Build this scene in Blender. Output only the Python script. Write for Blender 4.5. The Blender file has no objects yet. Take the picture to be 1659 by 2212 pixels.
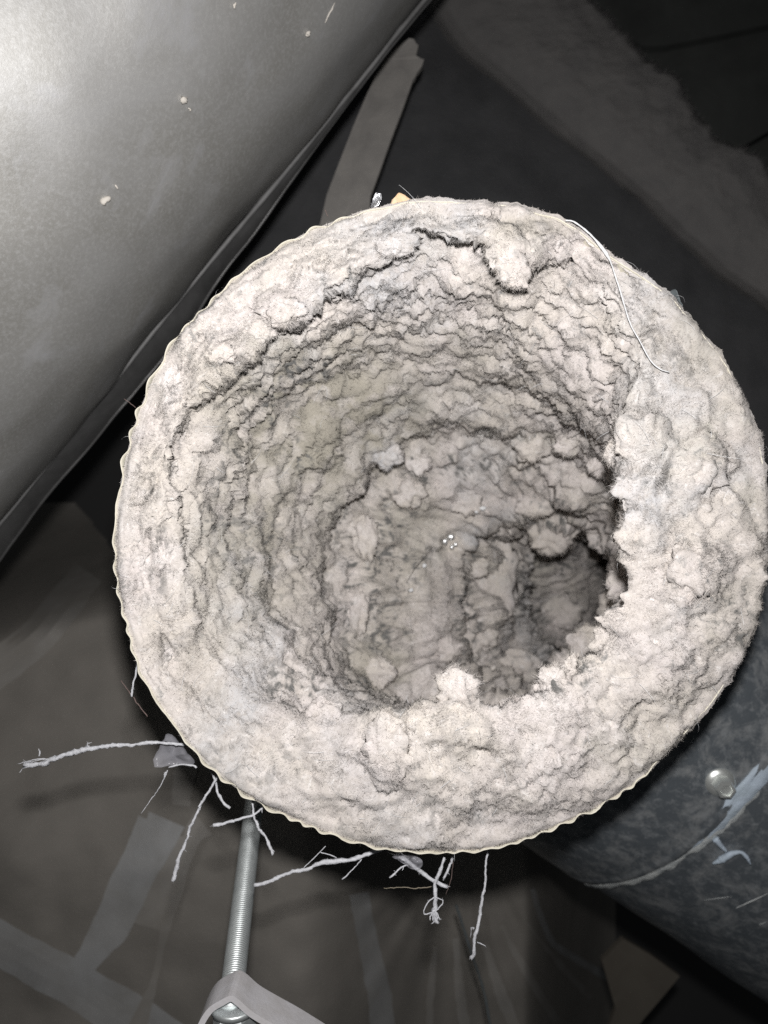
import bpy, math, random
import numpy as np
from mathutils import Vector, Matrix

random.seed(7)
rng = np.random.default_rng(7)
S = bpy.context.scene
COL = S.collection

# ---------------------------------------------------------------- camera, light, exposure
FPX, CX, CY = 1475.0, 829.5, 1106.0          # measured on a 1659 x 2212 view of the photograph
D0 = 0.208                                   # metres from the lens to the cut mouth of the duct
cam = bpy.data.cameras.new('camera')
cam.sensor_fit = 'VERTICAL'; cam.sensor_height = 36.0; cam.lens = 24.0
cam.clip_start = 0.01; cam.clip_end = 50
cam.dof.use_dof = True; cam.dof.focus_distance = D0 - 0.003; cam.dof.aperture_fstop = 13.0
co = bpy.data.objects.new('camera', cam); COL.objects.link(co)
co.location = (0, 0, 0); co.rotation_euler = (math.radians(90), 0, 0)
S.camera = co
S.render.resolution_x = 768; S.render.resolution_y = 1024

W = bpy.data.worlds.new('World'); S.world = W; W.use_nodes = True
W.node_tree.nodes['Background'].inputs[0].default_value = (0.9, 0.95, 1.0, 1)
W.node_tree.nodes['Background'].inputs[1].default_value = 0.02

fl = bpy.data.lights.new('flash', 'AREA'); fl.shape = 'DISK'; fl.size = 0.012
fl.energy = 0.92; fl.color = (1.0, 0.975, 0.962)
flo = bpy.data.objects.new('flash', fl); COL.objects.link(flo)
flo.location = (0.002, -0.002, 0.026); flo.rotation_euler = (math.radians(90), 0, 0)

S.view_settings.view_transform = 'Standard'; S.view_settings.look = 'None'
S.cycles.use_denoising = False
S.view_settings.exposure = 0; S.view_settings.gamma = 1

# ---------------------------------------------------------------- helpers
def at(px, py, y):
    "a point of the place: seen at px,py of the photograph, y metres away"
    return np.array([(px - CX) / FPX * y, y, -(py - CY) / FPX * y])

def proj(P):
    return np.stack([CX + FPX * P[:, 0] / P[:, 1], CY - FPX * P[:, 2] / P[:, 1]], -1)

def _h(ix, iy, iz, k):
    n = (ix.astype(np.uint32) * np.uint32(374761393) + iy.astype(np.uint32) * np.uint32(668265263)
         + iz.astype(np.uint32) * np.uint32(2147483647 - 58) + np.uint32(k * 974711 & 0xffffffff))
    n = (n ^ (n >> np.uint32(13))) * np.uint32(1274126177)
    n = (n ^ (n >> np.uint32(16))) * np.uint32(2246822519)
    return ((n ^ (n >> np.uint32(15))) & np.uint32(0xffffff)).astype(np.float32) / np.float32(0xffffff)

def gnoise(P, scale, k=0):
    p = (P / scale).astype(np.float64) + 1000.0 + k * 17.3
    i = np.floor(p).astype(np.int64); f = (p - i).astype(np.float32)
    u = f * f * f * (f * (f * 6 - 15) + 10)
    out = np.zeros(len(P), np.float32)
    for dx in (0, 1):
        wx = u[:, 0] if dx else 1 - u[:, 0]
        for dy in (0, 1):
            wy = u[:, 1] if dy else 1 - u[:, 1]
            for dz in (0, 1):
                wz = u[:, 2] if dz else 1 - u[:, 2]
                a = _h(i[:, 0] + dx, i[:, 1] + dy, i[:, 2] + dz, k) * np.float32(6.28318)
                b = _h(i[:, 0] + dx, i[:, 1] + dy, i[:, 2] + dz, k + 101) * 2 - 1
                c = np.sqrt(np.maximum(0, 1 - b * b))
                g = c * np.cos(a) * (f[:, 0] - dx) + c * np.sin(a) * (f[:, 1] - dy) + b * (f[:, 2] - dz)
                out += wx * wy * wz * g
    return out * 1.5

def fbm(P, scale, oct=4, k=0, gain=0.5):
    o = np.zeros(len(P), np.float32); a = 1.0
    for j in range(oct):
        o += a * gnoise(P, scale / 2 ** j, k + j * 7); a *= gain
    return o

def worley(P, scale, k=0):
    p = P / scale + 500.0 + k * 3.7
    i = np.floor(p).astype(np.int64); f = (p - i).astype(np.float32)
    d1 = np.full(len(P), 9, np.float32); d2 = d1.copy(); idv = np.zeros(len(P), np.float32)
    for dx in (-1, 0, 1):
        for dy in (-1, 0, 1):
            for dz in (-1, 0, 1):
                a, b, c = i[:, 0] + dx, i[:, 1] + dy, i[:, 2] + dz
                q = ((dx + _h(a, b, c, k) - f[:, 0]) ** 2 + (dy + _h(a, b, c, k + 31) - f[:, 1]) ** 2
                     + (dz + _h(a, b, c, k + 57) - f[:, 2]) ** 2)
                m = q < d1
                d2 = np.where(m, d1, np.minimum(d2, q)); d1 = np.where(m, q, d1)
                idv = np.where(m, _h(a, b, c, k + 77), idv)
    return np.sqrt(d1), np.sqrt(d2), idv

def smooth(a, b, x):
    t = np.clip((x - a) / (b - a), 0, 1); return t * t * (3 - 2 * t)

def link(name, me, mat=None, parent=None):
    o = bpy.data.objects.new(name, me); COL.objects.link(o)
    if mat: me.materials.append(mat)
    if parent: o.parent = parent
    return o

def mesh_np(name, V, F, mat=None, parent=None, flat=False):
    "V (n,3), F (m,k) with one k"
    me = bpy.data.meshes.new(name); V = np.asarray(V, np.float32); F = np.asarray(F, np.int32)
    k = F.shape[1]
    me.vertices.add(len(V)); me.vertices.foreach_set('co', V.ravel())
    me.loops.add(F.size); me.loops.foreach_set('vertex_index', F.ravel())
    me.polygons.add(len(F)); me.polygons.foreach_set('loop_start', np.arange(0, F.size, k, dtype=np.int32))
    me.update(calc_edges=True); me.validate()
    me.polygons.foreach_set('use_smooth', np.full(len(me.polygons), not flat)); me.update()
    return link(name, me, mat, parent)

def mesh_py(name, V, F, mat=None, parent=None, smooth_=False):
    me = bpy.data.meshes.new(name); me.from_pydata([tuple(map(float, v)) for v in V], [], F); me.update()
    if smooth_:
        for p in me.polygons: p.use_smooth = True
    return link(name, me, mat, parent)

def grid_faces(nu, nv, wrap=False):
    "vertex index = v*nu + u"
    u = np.arange(nu if wrap else nu - 1); v = np.arange(nv - 1)
    uu, vv = np.meshgrid(u, v)
    un = (uu + 1) % nu
    return np.stack([vv * nu + uu, vv * nu + un, (vv + 1) * nu + un, (vv + 1) * nu + uu], -1).reshape(-1, 4)

def tube_mesh(pts, rad, n=7, jit=0.0, cap=True):
    pts = np.asarray(pts, float); rad = np.broadcast_to(np.asarray(rad, float), (len(pts),))
    V = []; u = None
    for i, p in enumerate(pts):
        t = pts[min(i + 1, len(pts) - 1)] - pts[max(i - 1, 0)]
        t /= np.linalg.norm(t) + 1e-12
        if u is None:
            u = np.cross(t, [0.3, 1, 0.2])
        u = u - t * np.dot(u, t); u /= np.linalg.norm(u) + 1e-12
        w = np.cross(t, u)
        for j in range(n):
            a = 2 * math.pi * j / n
            r = rad[i] * (1 + jit * rng.normal())
            V.append(p + r * (math.cos(a) * u + math.sin(a) * w))
    F = [tuple(f) for f in grid_faces(n, len(pts), True).tolist()]
    if cap:
        F.append(tuple(range(n))[::-1]); F.append(tuple((len(pts) - 1) * n + j for j in range(n)))
    return V, F

def spline(pts, n):
    pts = np.asarray(pts, float)
    d = np.r_[0, np.cumsum(np.linalg.norm(np.diff(pts, axis=0), axis=1))]
    P = np.vstack([2 * pts[0] - pts[1], pts, 2 * pts[-1] - pts[-2]])
    out = []
    for s in np.linspace(0, d[-1], n):
        i = min(np.searchsorted(d, s, side='right') - 1, len(pts) - 2)
        t = (s - d[i]) / (d[i + 1] - d[i]); a, b, c, e = P[i:i + 4]
        out.append(0.5 * (2 * b + (c - a) * t + (2 * a - 5 * b + 4 * c - e) * t * t + (3 * b - a - 3 * c + e) * t ** 3))
    return np.array(out)

def empty(name, loc, label, cat, group=None):
    o = bpy.data.objects.new(name, None); COL.objects.link(o); o.location = tuple(map(float, loc))
    o.empty_display_size = 0.01
    tag(o, label, cat, group); return o

def tag(o, label, cat, group=None):
    o['label'] = label; o['category'] = cat
    if group: o['group'] = group
    return o

def under(o, parent):
    "parent o, whose vertices are in world coordinates, to an Empty that stands elsewhere"
    o.parent = parent; o.matrix_parent_inverse = Matrix.Translation(parent.location).inverted()
    return o

# ---------------------------------------------------------------- materials
def mat(name):
    m = bpy.data.materials.new(name); m.use_nodes = True
    nt = m.node_tree; b = nt.nodes['Principled BSDF']; return m, nt, b

def nnode(nt, scale, detail=6, rough=0.6, dist=0.0, vec=None):
    n = nt.nodes.new('ShaderNodeTexNoise'); n.inputs['Scale'].default_value = scale
    n.inputs['Detail'].default_value = detail; n.inputs['Roughness'].default_value = rough
    n.inputs['Distortion'].default_value = dist
    if vec: nt.links.new(vec, n.inputs['Vector'])
    return n.outputs['Fac']

def ramp(nt, fac, a, b, c0=(0, 0, 0, 1), c1=(1, 1, 1, 1)):
    r = nt.nodes.new('ShaderNodeValToRGB'); e = r.color_ramp.elements
    e[0].position = a; e[1].position = b; e[0].color = c0; e[1].color = c1
    nt.links.new(fac, r.inputs[0]); return r.outputs[0]

def mixc(nt, fac, a, b):
    m = nt.nodes.new('ShaderNodeMix'); m.data_type = 'RGBA'
    for sock, v in ((m.inputs[0], fac), (m.inputs[6], a), (m.inputs[7], b)):
        if isinstance(v, (tuple, float, int)):
            sock.default_value = v if not isinstance(v, tuple) else (*v[:3], 1)
        else: nt.links.new(v, sock)
    return m.outputs[2]

def bump(nt, b, height, strength, dist):
    n = nt.nodes.new('ShaderNodeBump'); n.inputs['Strength'].default_value = strength
    n.inputs['Distance'].default_value = dist; nt.links.new(height, n.inputs['Height'])
    nt.links.new(n.outputs[0], b.inputs['Normal'])

def geo(nt): return nt.nodes.new('ShaderNodeNewGeometry').outputs['Position']

def lint_material(name, fibre=False):
    m, nt, b = mat(name); p = geo(nt)
    c = mixc(nt, ramp(nt, nnode(nt, 30, 5, .6, 0, p), .40, .62), (.64, .592, .570), (.63, .585, .53))
    c = mixc(nt, ramp(nt, nnode(nt, 55, 6, .65, .4, p), .52, .70), c, (.74, .70, .68))
    c = mixc(nt, ramp(nt, nnode(nt, 24, 5, .6, .3, p), .55, .68), c, (.52, .495, .44))
    c = mixc(nt, ramp(nt, nnode(nt, 17, 4, .6, .5, p), .55, .70), c, (.54, .535, .54))
    # grey-blue dust caught in patches and specks
    c = mixc(nt, ramp(nt, nnode(nt, 420, 6, .75, .6, p), .44, .70), c, (.47, .435, .405))
    c = mixc(nt, ramp(nt, nnode(nt, 330, 5, .7, .9, p), .58, .72), c, (.76, .735, .715))
    speck = ramp(nt, nnode(nt, 260, 6, .7, .5, p), .55, .68)
    patch = ramp(nt, nnode(nt, 38, 4, .6, .6, p), .44, .60)
    mm = nt.nodes.new('ShaderNodeMath'); mm.operation = 'MULTIPLY'
    nt.links.new(speck, mm.inputs[0]); nt.links.new(patch, mm.inputs[1])
    c = mixc(nt, mm.outputs[0], c, (.24, .24, .235))
    a3 = nt.nodes.new('ShaderNodeAttribute'); a3.attribute_name = 'stain'
    c = mixc(nt, a3.outputs['Fac'], c, (.375, .35, .295))
    at_ = nt.nodes.new('ShaderNodeAttribute'); at_.attribute_name = 'dust_shade'
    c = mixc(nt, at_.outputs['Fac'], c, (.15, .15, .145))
    nt.links.new(c, b.inputs['Base Color'])
    b.inputs['Roughness'].default_value = 1.0; b.inputs['Specular IOR Level'].default_value = 0.0
    b.inputs['Sheen Weight'].default_value = 0.15; b.inputs['Sheen Roughness'].default_value = 0.6
    if fibre == 'plain':
        bump(nt, b, nnode(nt, 1300, 5, .8, .3, p), .5, .0006)
    elif fibre:
        a2 = nt.nodes.new('ShaderNodeAttribute'); a2.attribute_name = 'lean'; nt.links.new(a2.outputs['Vector'], b.inputs['Normal'])
    else:
        a2 = nt.nodes.new('ShaderNodeAttribute'); a2.attribute_name = 'lean'
        bn = nt.nodes.new('ShaderNodeBump'); bn.inputs['Strength'].default_value = .5; bn.inputs['Distance'].default_value = .0006
        nt.links.new(nnode(nt, 1300, 5, .8, .3, p), bn.inputs['Height']); nt.links.new(a2.outputs['Vector'], bn.inputs['Normal'])
        nt.links.new(bn.outputs[0], b.inputs['Normal'])
    return m
M_LINT = lint_material('lint'); M_FIBRE = lint_material('lint_fibre', True); M_CLUMP = lint_material('lint_clump', 'plain')

def simple(name, col, rough=.6, metal=0.0, spec=.4, nscale=None, var=None, bs=0.0, bscale=300, bdist=.001):
    m, nt, b = mat(name); p = geo(nt)
    if nscale:
        c = mixc(nt, ramp(nt, nnode(nt, nscale, 7, .65, .4, p), .35, .68), col, var)
        nt.links.new(c, b.inputs['Base Color'])
    else: b.inputs['Base Color'].default_value = (*col, 1)
    b.inputs['Roughness'].default_value = rough; b.inputs['Metallic'].default_value = metal
    b.inputs['Specular IOR Level'].default_value = spec
    if bs: bump(nt, b, nnode(nt, bscale, 5, .7, 0, p), bs, bdist)
    return m

M_RIM = simple('cream_rim', (.68, .65, .55), .5, 0, .3, 200, (.56, .53, .44))
M_JACKET = simple('black_jacket', (.03, .03, .03), .5)
M_YARN = simple('yarn', (.68, .69, .72), .8, 0, .2, 800, (.50, .51, .54), .8, 2500, .0004)
M_YARN_DK = simple('dark_yarn', (.16, .12, .11), .8, 0, .2)
M_TAN = simple('tan_thread', (.24, .21, .16), .8, 0, .2)
M_THREAD = simple('white_thread', (.78, .79, .80), .7, 0, .2, 700, (.62, .63, .64), .5, 2500, .0003)
M_FILM = simple('clear_film', (.10, .10, .115), .18, 0, .9)
_b = M_FILM.node_tree.nodes['Principled BSDF']; _b.inputs['Base Color'].default_value = (.55, .55, .6, 1); _b.inputs['Alpha'].default_value = .22
M_FOAM = simple('orange_foam', (.72, .50, .30), .9, 0, .1, 300, (.78, .62, .45), .6, 900, .001)
M_FOIL = simple('foil', (.92, .93, .95), .22, .9, .5, None, None, .5, 500, .002)
M_GLOSS = simple('white_gloss', (.95, .96, .96), .36, .9, 1.0)
M_HAIR = simple('hair', (.03, .025, .02), .5)

# big left duct: dusty grey facing with an orange-peel grain
m, nt, b = mat('grey_facing'); p = geo(nt)
c = mixc(nt, ramp(nt, nnode(nt, 16, 6, .6, .8, p), .40, .70), (.36, .355, .335), (.45, .45, .445))
st = nt.nodes.new('ShaderNodeMapping'); st.inputs['Rotation'].default_value = (0, math.radians(41), 0)
st.inputs['Scale'].default_value = (1, 1, .12); nt.links.new(p, st.inputs['Vector'])
c = mixc(nt, ramp(nt, nnode(nt, 60, 5, .6, .3, st.outputs[0]), .56, .74), c, (.52, .525, .54))
c = mixc(nt, ramp(nt, nnode(nt, 700, 4, .7, 0, p), .45, .75), c, (.49, .49, .48))
nt.links.new(c, b.inputs['Base Color'])
b.inputs['Metallic'].default_value = .35; b.inputs['Roughness'].default_value = .50
b.inputs['Specular IOR Level'].default_value = .7
bump(nt, b, nnode(nt, 1300, 5, .7, .2, p), .14, .0004)
M_FACING = m
M_SEAM = simple('seam_film', (.11, .11, .11), .35, 0, .6, 60, (.07, .07, .07))
M_SEAM_EDGE = simple('seam_edge', (.22, .22, .22), .5, 0, .4, 90, (.15, .15, .15))
M_FLECK = simple('pale_fleck', (.70, .66, .60), .8, 0, .2)
M_STRIP = simple('torn_board', (.33, .315, .295), .85, 0, .2, 60, (.25, .24, .228), .4, 700, .001)
M_BLANKET = simple('dark_insulation', (.24, .232, .226), 1, 0, 0, 40, (.20, .195, .193), .6, 900, .002)
M_BLANKET2 = simple('charcoal_liner', (.115, .116, .12), 1, 0, .1, 30, (.09, .092, .096), .6, 420, .002)
M_BOARD = simple('black_board', (.10, .105, .10), .9, 0, .1, 20, (.07, .073, .07), .3, 300, .002)
M_DARK = simple('cavity_dark', (.10, .10, .10), 1, 0, 0)
M_WRAP = simple('brown_grey_wrap', (.34, .318, .288), .8, 0, .2, 14, (.27, .255, .23), .35, 500, .001)
M_TAPE = simple('grey_tape', (.47, .475, .475), .7, 0, .25, 25, (.38, .375, .36), .3, 600, .0008)
M_TAPE2 = simple('dull_tape', (.40, .385, .36), .75, 0, .25, 25, (.33, .31, .28))
M_CARD = simple('beige_card', (.17, .155, .13), .9, 0, .1, 30, (.14, .125, .105))
M_WIRE = simple('grey_wire', (.10, .115, .12), .5, 0, .4)
m, nt, b = mat('zinc_rod'); p = geo(nt)
b.inputs['Metallic'].default_value = .75; b.inputs['Roughness'].default_value = .42
nt.links.new(mixc(nt, ramp(nt, nnode(nt, 150, 6, .6, .5, p), .4, .65), (.90, .95, .95), (.76, .81, .81)), b.inputs['Base Color'])
M_ZINC = m
M_BRACKET = simple('bracket_steel', (.78, .77, .80), .45, .15, .5, 120, (.66, .64, .64), .2, 600, .0006)
m, nt, b = mat('pipe_steel'); p = geo(nt)
c = mixc(nt, ramp(nt, nnode(nt, 70, 10, .75, .4, p), .48, .74), (.125, .142, .158), (.45, .46, .46))
c = mixc(nt, ramp(nt, nnode(nt, 240, 6, .7, .3, p), .50, .72), c, (.30, .32, .335))
nt.links.new(c, b.inputs['Base Color'])
b.inputs['Metallic'].default_value = .25; b.inputs['Roughness'].default_value = .45
b.inputs['Specular IOR Level'].default_value = .6
bump(nt, b, nnode(nt, 300, 5, .7, 0, p), .25, .001)
M_PIPE = m
M_SEAL = simple('pale_sealant', (.85, .88, .86), .6, 0, .4, 110, (.44, .48, .50), .6, 500, .001)
M_SEALB = simple('blue_grey_sealant', (.60, .70, .82), .6, 0, .4, 120, (.45, .53, .60), .5, 500, .001)
M_CHROME = simple('bright_screw', (.92, .95, .92), .36, .75, .6)

# ---------------------------------------------------------------- cavity behind everything
o = mesh_py('cavity_wall', [(-2, .9, -2), (2, .9, -2), (2, .9, 2), (-2, .9, 2)], [(0, 1, 2, 3)], M_DARK)
o['kind'] = 'structure'

# ---------------------------------------------------------------- the lint: a ring-shaped, terraced mass
CP = np.array([1060.0, 1240.0])
OUT = np.array([(935,430),(1005,432),(1075,437),(1130,445),(1175,458),(1215,472),(1250,492),(1320,547),(1385,590),(1450,637),(1510,705),
  (1560,770),(1605,850),(1640,940),(1658,1060),(1660,1130),(1659,1200),(1645,1310),(1610,1410),(1560,1495),(1490,1580),
  (1440,1632),(1380,1690),(1290,1745),(1180,1795),(1060,1834),(940,1841),(830,1835),(720,1805),(620,1765),(540,1725),
  (455,1660),(400,1600),(350,1530),(305,1460),(275,1360),(252,1260),(247,1150),(258,1050),(277,960),(302,880),(338,800),
  (390,717),(440,667),(500,607),(560,562),(640,512),(720,477),(800,452),(860,437)], float)

def per_interp(deg, ang, val):
    "periodic Catmull-Rom through samples (ang degrees ascending)"
    a = np.r_[ang[-2:] - 360, ang, ang[:3] + 360]; v = np.r_[val[-2:], val, val[:3]]
    i = np.searchsorted(a, deg, side='right') - 1
    i = np.clip(i, 1, len(a) - 3)
    t = (deg - a[i]) / (a[i + 1] - a[i])
    m0 = (v[i + 1] - v[i - 1]) / (a[i + 1] - a[i - 1]) * (a[i + 1] - a[i])
    m1 = (v[i + 2] - v[i]) / (a[i + 2] - a[i]) * (a[i + 1] - a[i])
    return ((2*t**3-3*t*t+1) * v[i] + (t**3-2*t*t+t) * m0 + (-2*t**3+3*t*t) * v[i+1] + (t**3-t*t) * m1)

_d = OUT - CP
_ang = np.degrees(np.arctan2(-_d[:, 1], _d[:, 0])) % 360; _r = np.hypot(_d[:, 0], _d[:, 1])
_k = np.argsort(_ang); OA, OR = _ang[_k], _r[_k]
A24 = np.arange(0, 360, 15.0)
#        0   15   30   45   60   75   90  105  120  135  150  165  180  195  210  225  240  255  270  285  300  315  330  345
LIPA = np.array([0, 15, 30, 45, 60, 72, 79.2, 81.4, 83.4, 86, 88.3, 90, 94.7, 101.8, 104, 107, 112, 120, 135, 150, 165, 180, 195, 210, 225, 240, 255, 270, 285, 300, 315, 330, 345.])
LIP = [290, 295, 318, 400, 590, 660, 696, 672, 645, 658, 680, 712, 724, 752, 735, 712, 712, 700, 712, 735, 712, 655, 630, 570, 430, 340, 300, 290, 285, 285, 280, 270, 275]
LIPD= [ -6,  -6,  -5,  -1,   2,   4,   0,   0,   0,   0,   2,   2,   4,   9,   9,   2,  -4,  -6,  -6,  -6,  -6,  -6,  -6,  -6]
W1  = [300, 305, 330, 385, 420, 465, 520, 545, 565, 580, 585, 560, 520, 490, 430, 385, 350, 315, 300, 295, 295, 290, 280, 285]
W1D = [ 30,  30,  34,  30,  29,  33,  38,  40,  39,  38,  36,  36,  36,  35,  34,  33,  31,  28,  28,  28,  28,  28,  28,  28]
W2  = [330, 335, 335, 310, 300, 305, 310, 325, 330, 350, 355, 357, 350, 345, 345, 340, 340, 335, 330, 325, 325, 320, 320, 325]
W2D = [ 88,  90,  90,  90,  90,  90,  90,  90,  88,  86,  84,  82,  82,  82,  82,  82,  82,  84,  86,  86,  86,  86,  88,  88]
NT, NS = 1320, 520
th = np.arange(NT) * 360.0 / NT
f = lambda v: per_interp(th, A24, np.array(v, float))
rO = per_interp(th, OA, OR); rL = per_interp(th, LIPA, np.array(LIP, float)); rL = np.minimum(rL, rO - 40)
zL = f(LIPD) * 1e-3; r1 = f(W1); z1 = f(W1D) * 1e-3; r2 = f(W2); z2 = f(W2D) * 1e-3
# raggedness of the ledges, a function of the angle only
tp = np.stack([np.cos(np.radians(th)), np.sin(np.radians(th)), 0 * th], -1)
def puffs(sc, k): return np.exp(-3 * worley(tp, sc, k)[0] ** 2) - .45
hid = np.clip((np.minimum(zL, 0) / -0.0045), 0, 1)            # 1 where the thick lip hides what is behind
rL = rL + (14 + 10 * hid) * fbm(tp, .5, 4, 3, .5) - (16 + 16 * hid) * puffs(.20, 3) - 9 * puffs(.07, 4)
sm = lambda a, b: smooth(a - 6, a + 6, th) * (1 - smooth(b - 8, b + 8, th))
lst = .12 + .88 * np.clip(sm(80, 168) * .9 + .4 * sm(160, 200) + hid, 0, 1)              # how abrupt the outer ledge is
stp = .2 + .4 * smooth(118, 150, th) * (1 - smooth(232, 255, th))
th2 = np.where(th > 180, th - 360, th)
ovr = np.clip(smooth(-50, -20, th2) * (1 - smooth(95, 125, th2)), 0, 1)
rO2 = rO + ovr * (4 + 7 * fbm(tp, .05, 4, 31, .6))
r2 = r2 + 16 * fbm(tp, .5, 3, 9, .5) - 14 * puffs(.22, 7) - 8 * puffs(.09, 8)
ell = lambda rl, rr_, rt, rb: np.where(ca_ < 0, rl, rr_) * np.where(sa_ > 0, rt, rb) / np.sqrt((np.where(ca_ < 0, rl, rr_) * sa_) ** 2 + (np.where(sa_ > 0, rt, rb) * ca_) ** 2)
ca_, sa_ = np.cos(np.radians(th)), np.sin(np.radians(th))
r3 = ell(165, 200, 150, 250) - 22 * puffs(.28, 11) - 10 * puffs(.1, 12)
r4 = ell(100, 150, 125, 190) - 20 * puffs(.35, 13) - 10 * puffs(.14, 14)
r5 = ell(42, 55, 105, 120) - 14 * puffs(.4, 15)
zO = 0 * rO
CA, CB, CC, CD = (1060., 1240.), (1150., 1258.), (1225., 1270.), (1312., 1235.)
r1 = np.where(hid > .4, np.maximum(r1, rL + 10), r1)
lst = lst * np.where(hid > .5, 1, .60 + .40 * smooth(-.3, .25, fbm(tp, .35, 3, 66)))
k2 = .35 + .65 * smooth(-.25, .35, fbm(tp, .45, 3, 61)); k3 = smooth(-.15, .4, fbm(tp, .6, 3, 62)); k4 = smooth(-.2, .3, fbm(tp, .7, 3, 63))
stp = stp * k2
rings = [(rO2 - 2, zO + .0005), (rO2 - 14, zL * .12 - .001), (rL + .55 * (rO - rL), zL * .75 - .0022 * lst), (rL + .16 * (rO - rL), zL - .001),
         (rL, zL + .001 + .001 * lst), (rL + (6 + 4 * hid) * lst - 10 * (1 - lst), zL + .002 + .006 * lst), (rL * .55 + r1 * .45 + 4, zL * .58 + z1 * .42), (r1, z1),
         (r1 * .5 + r2 * .5, z1 * .5 + z2 * .5 - .001), (r2 + 8, z2 - .004), (r2, z2 + .003 * stp), (r2 * (1 - .06 * (1 - stp)) + 6 * stp, z2 + .014 * stp + .003),
         (r2 * .80, z2 + .012 + .022 * stp), (r3 + 8, zO + .130, CB), (r3, zO + .137, CB), (r3 * (.97 - .10 * (1 - k3)), zO + .142 + .016 * k3, CB), (r4 + 8, zO + .182, CC), (r4, zO + .188, CC), (r4 * (.97 - .10 * (1 - k4)), zO + .194 + .02 * k4, CC),
         (r5, zO + .245, CD), (r5 * .02, zO + .285, CD)]
Wt = np.array([12, 60, 50, 10, 14, 50, 70, 60, 55, 10, 14, 30, 40, 10, 16, 40, 12, 16, 30, 30], float)
cum = np.r_[0, np.cumsum(Wt)]; cum /= cum[-1]
sv = np.linspace(0, 1, NS)
RR = np.stack([r[0] for r in rings]); ZZ = np.stack([r[1] for r in rings])
CXR = np.stack([zO + (r[2] if len(r) > 2 else CA)[0] for r in rings]); CYR = np.stack([zO + (r[2] if len(r) > 2 else CA)[1] for r in rings])
def ring_interp(A):
    i = np.clip(np.searchsorted(cum, sv, side='right') - 1, 0, len(cum) - 2)
    t = ((sv - cum[i]) / (cum[i + 1] - cum[i]))[:, None]
    im = np.maximum(i - 1, 0); ip = np.minimum(i + 2, len(cum) - 1)
    h = (cum[i + 1] - cum[i])[:, None]
    s0 = (A[i + 1] - A[im]) / (cum[i + 1] - cum[im])[:, None] * h
    s1 = (A[ip] - A[i]) / (cum[ip] - cum[i])[:, None] * h
    ln = A[i] + (A[i + 1] - A[i]) * t
    sp = (2*t**3-3*t*t+1) * A[i] + (t**3-2*t*t+t) * s0 + (-2*t**3+3*t*t) * A[i+1] + (t**3-t*t) * s1
    return .45 * ln + .55 * sp
R2, Z2, X2, Y2 = ring_interp(RR), ring_interp(ZZ), ring_interp(CXR), ring_interp(CYR)
Y = D0 + Z2
ca, sa = np.cos(np.radians(th))[None], np.sin(np.radians(th))[None]
B = np.stack([(X2 + R2 * ca - CX) / FPX * Y, Y, -(Y2 - R2 * sa - CY) / FPX * Y], -1)     # (NS,NT,3)

def normals(G):
    du = np.roll(G, -1, 1) - np.roll(G, 1, 1); dv = np.gradient(G, axis=0)
    n = np.cross(dv, du); n /= np.linalg.norm(n, axis=-1, keepdims=True) + 1e-12
    return n
N = normals(B)
for _ in range(6):
    N = N + np.roll(N, 8, 1) + np.roll(N, -8, 1)
    N[1:-1] = N[1:-1] + N[:-2] + N[2:]
    N /= np.linalg.norm(N, axis=-1, keepdims=True) + 1e-12
if N[30, :, 1].mean() > 0: N = -N
dvl = np.linalg.norm(np.diff(B, axis=0), axis=-1); arc = np.vstack([np.zeros((1, NT)), np.cumsum(dvl, 0)])
P = B.reshape(-1, 3); sF = np.repeat(sv, NT); tF = np.tile(th, NS); aF = arc.ravel()
c_ = lambda k: cum[k]
edge = smooth(0, c_(1) * 1.6, sF)                              # no relief right at the cut rim
up = np.clip(smooth(5, 40, tF) * (1 - smooth(165, 215, tF)), 0, 1)
wall = smooth(c_(1), c_(2), sF) * (1 - smooth(c_(10), c_(12), sF))
deep = smooth(c_(10), c_(12), sF)
warp = np.stack([fbm(P, .012, 3, 21), fbm(P, .012, 3, 22), fbm(P, .012, 3, 23)], -1)
Pw = P + warp * .0048
H = .0030 * fbm(P, .030, 3, 1)
w1, w1b, wid = worley(Pw, .0105, 5)
H += (.0046 * (np.exp(-3.0 * w1 * w1) - .4) + .0016 * (wid - .5)) * (0.6 + .75 * deep)
w2, w2b, wid2 = worley(Pw, .0046, 6)
H += .0011 * (1 + 1.0 * deep) * (np.exp(-3.2 * w2 * w2) - .4)
w3, w3b, wid3 = worley(P + warp * .001, .0021, 8)
lipm = 1 - smooth(c_(3), c_(6), sF)
H += (.0005 + .0007 * lipm) * (np.exp(-3.2 * w3 * w3) - .4) * smooth(-.5, .2, fbm(P, .010, 2, 97))
# terraces: lint laid down in scalloped shelves that end abruptly, one behind the other
wS, _, _ = worley(P + warp * .002, .0062, 14)
q = aF / .0078 + 1.0 * fbm(Pw, .026, 2, 41) + 1.05 * (wS - .5) + .35 * (w3 - .5)
q2 = aF / .0042 + .9 * fbm(Pw, .011, 2, 51) + .8 * (w2 - .5) + .3 * (w3 - .5)
saw = lambda x: (lambda u: u ** 1.3 * (1 - smooth(.84, 1.0, u)))(x - np.floor(x))
tm = np.maximum(up * wall, .25 * smooth(c_(4), c_(6), sF) * (1 - smooth(c_(10), c_(12), sF)))
vary = .35 + .65 * smooth(-.35, .35, fbm(P, .02, 2, 60))
H += tm * vary * (.0046 * (saw(q) - .45) + .0012 * (saw(q2) - .45))
H += .00042 * fbm(P, .0018, 2, 12, .7)
pit = smooth(.38, .62, fbm(P, .0035, 3, 71, .6)); H -= .0011 * pit * (.5 + .5 * wall)
fade = 1 - smooth(.965, 1, sF)
H *= edge * fade
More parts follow.
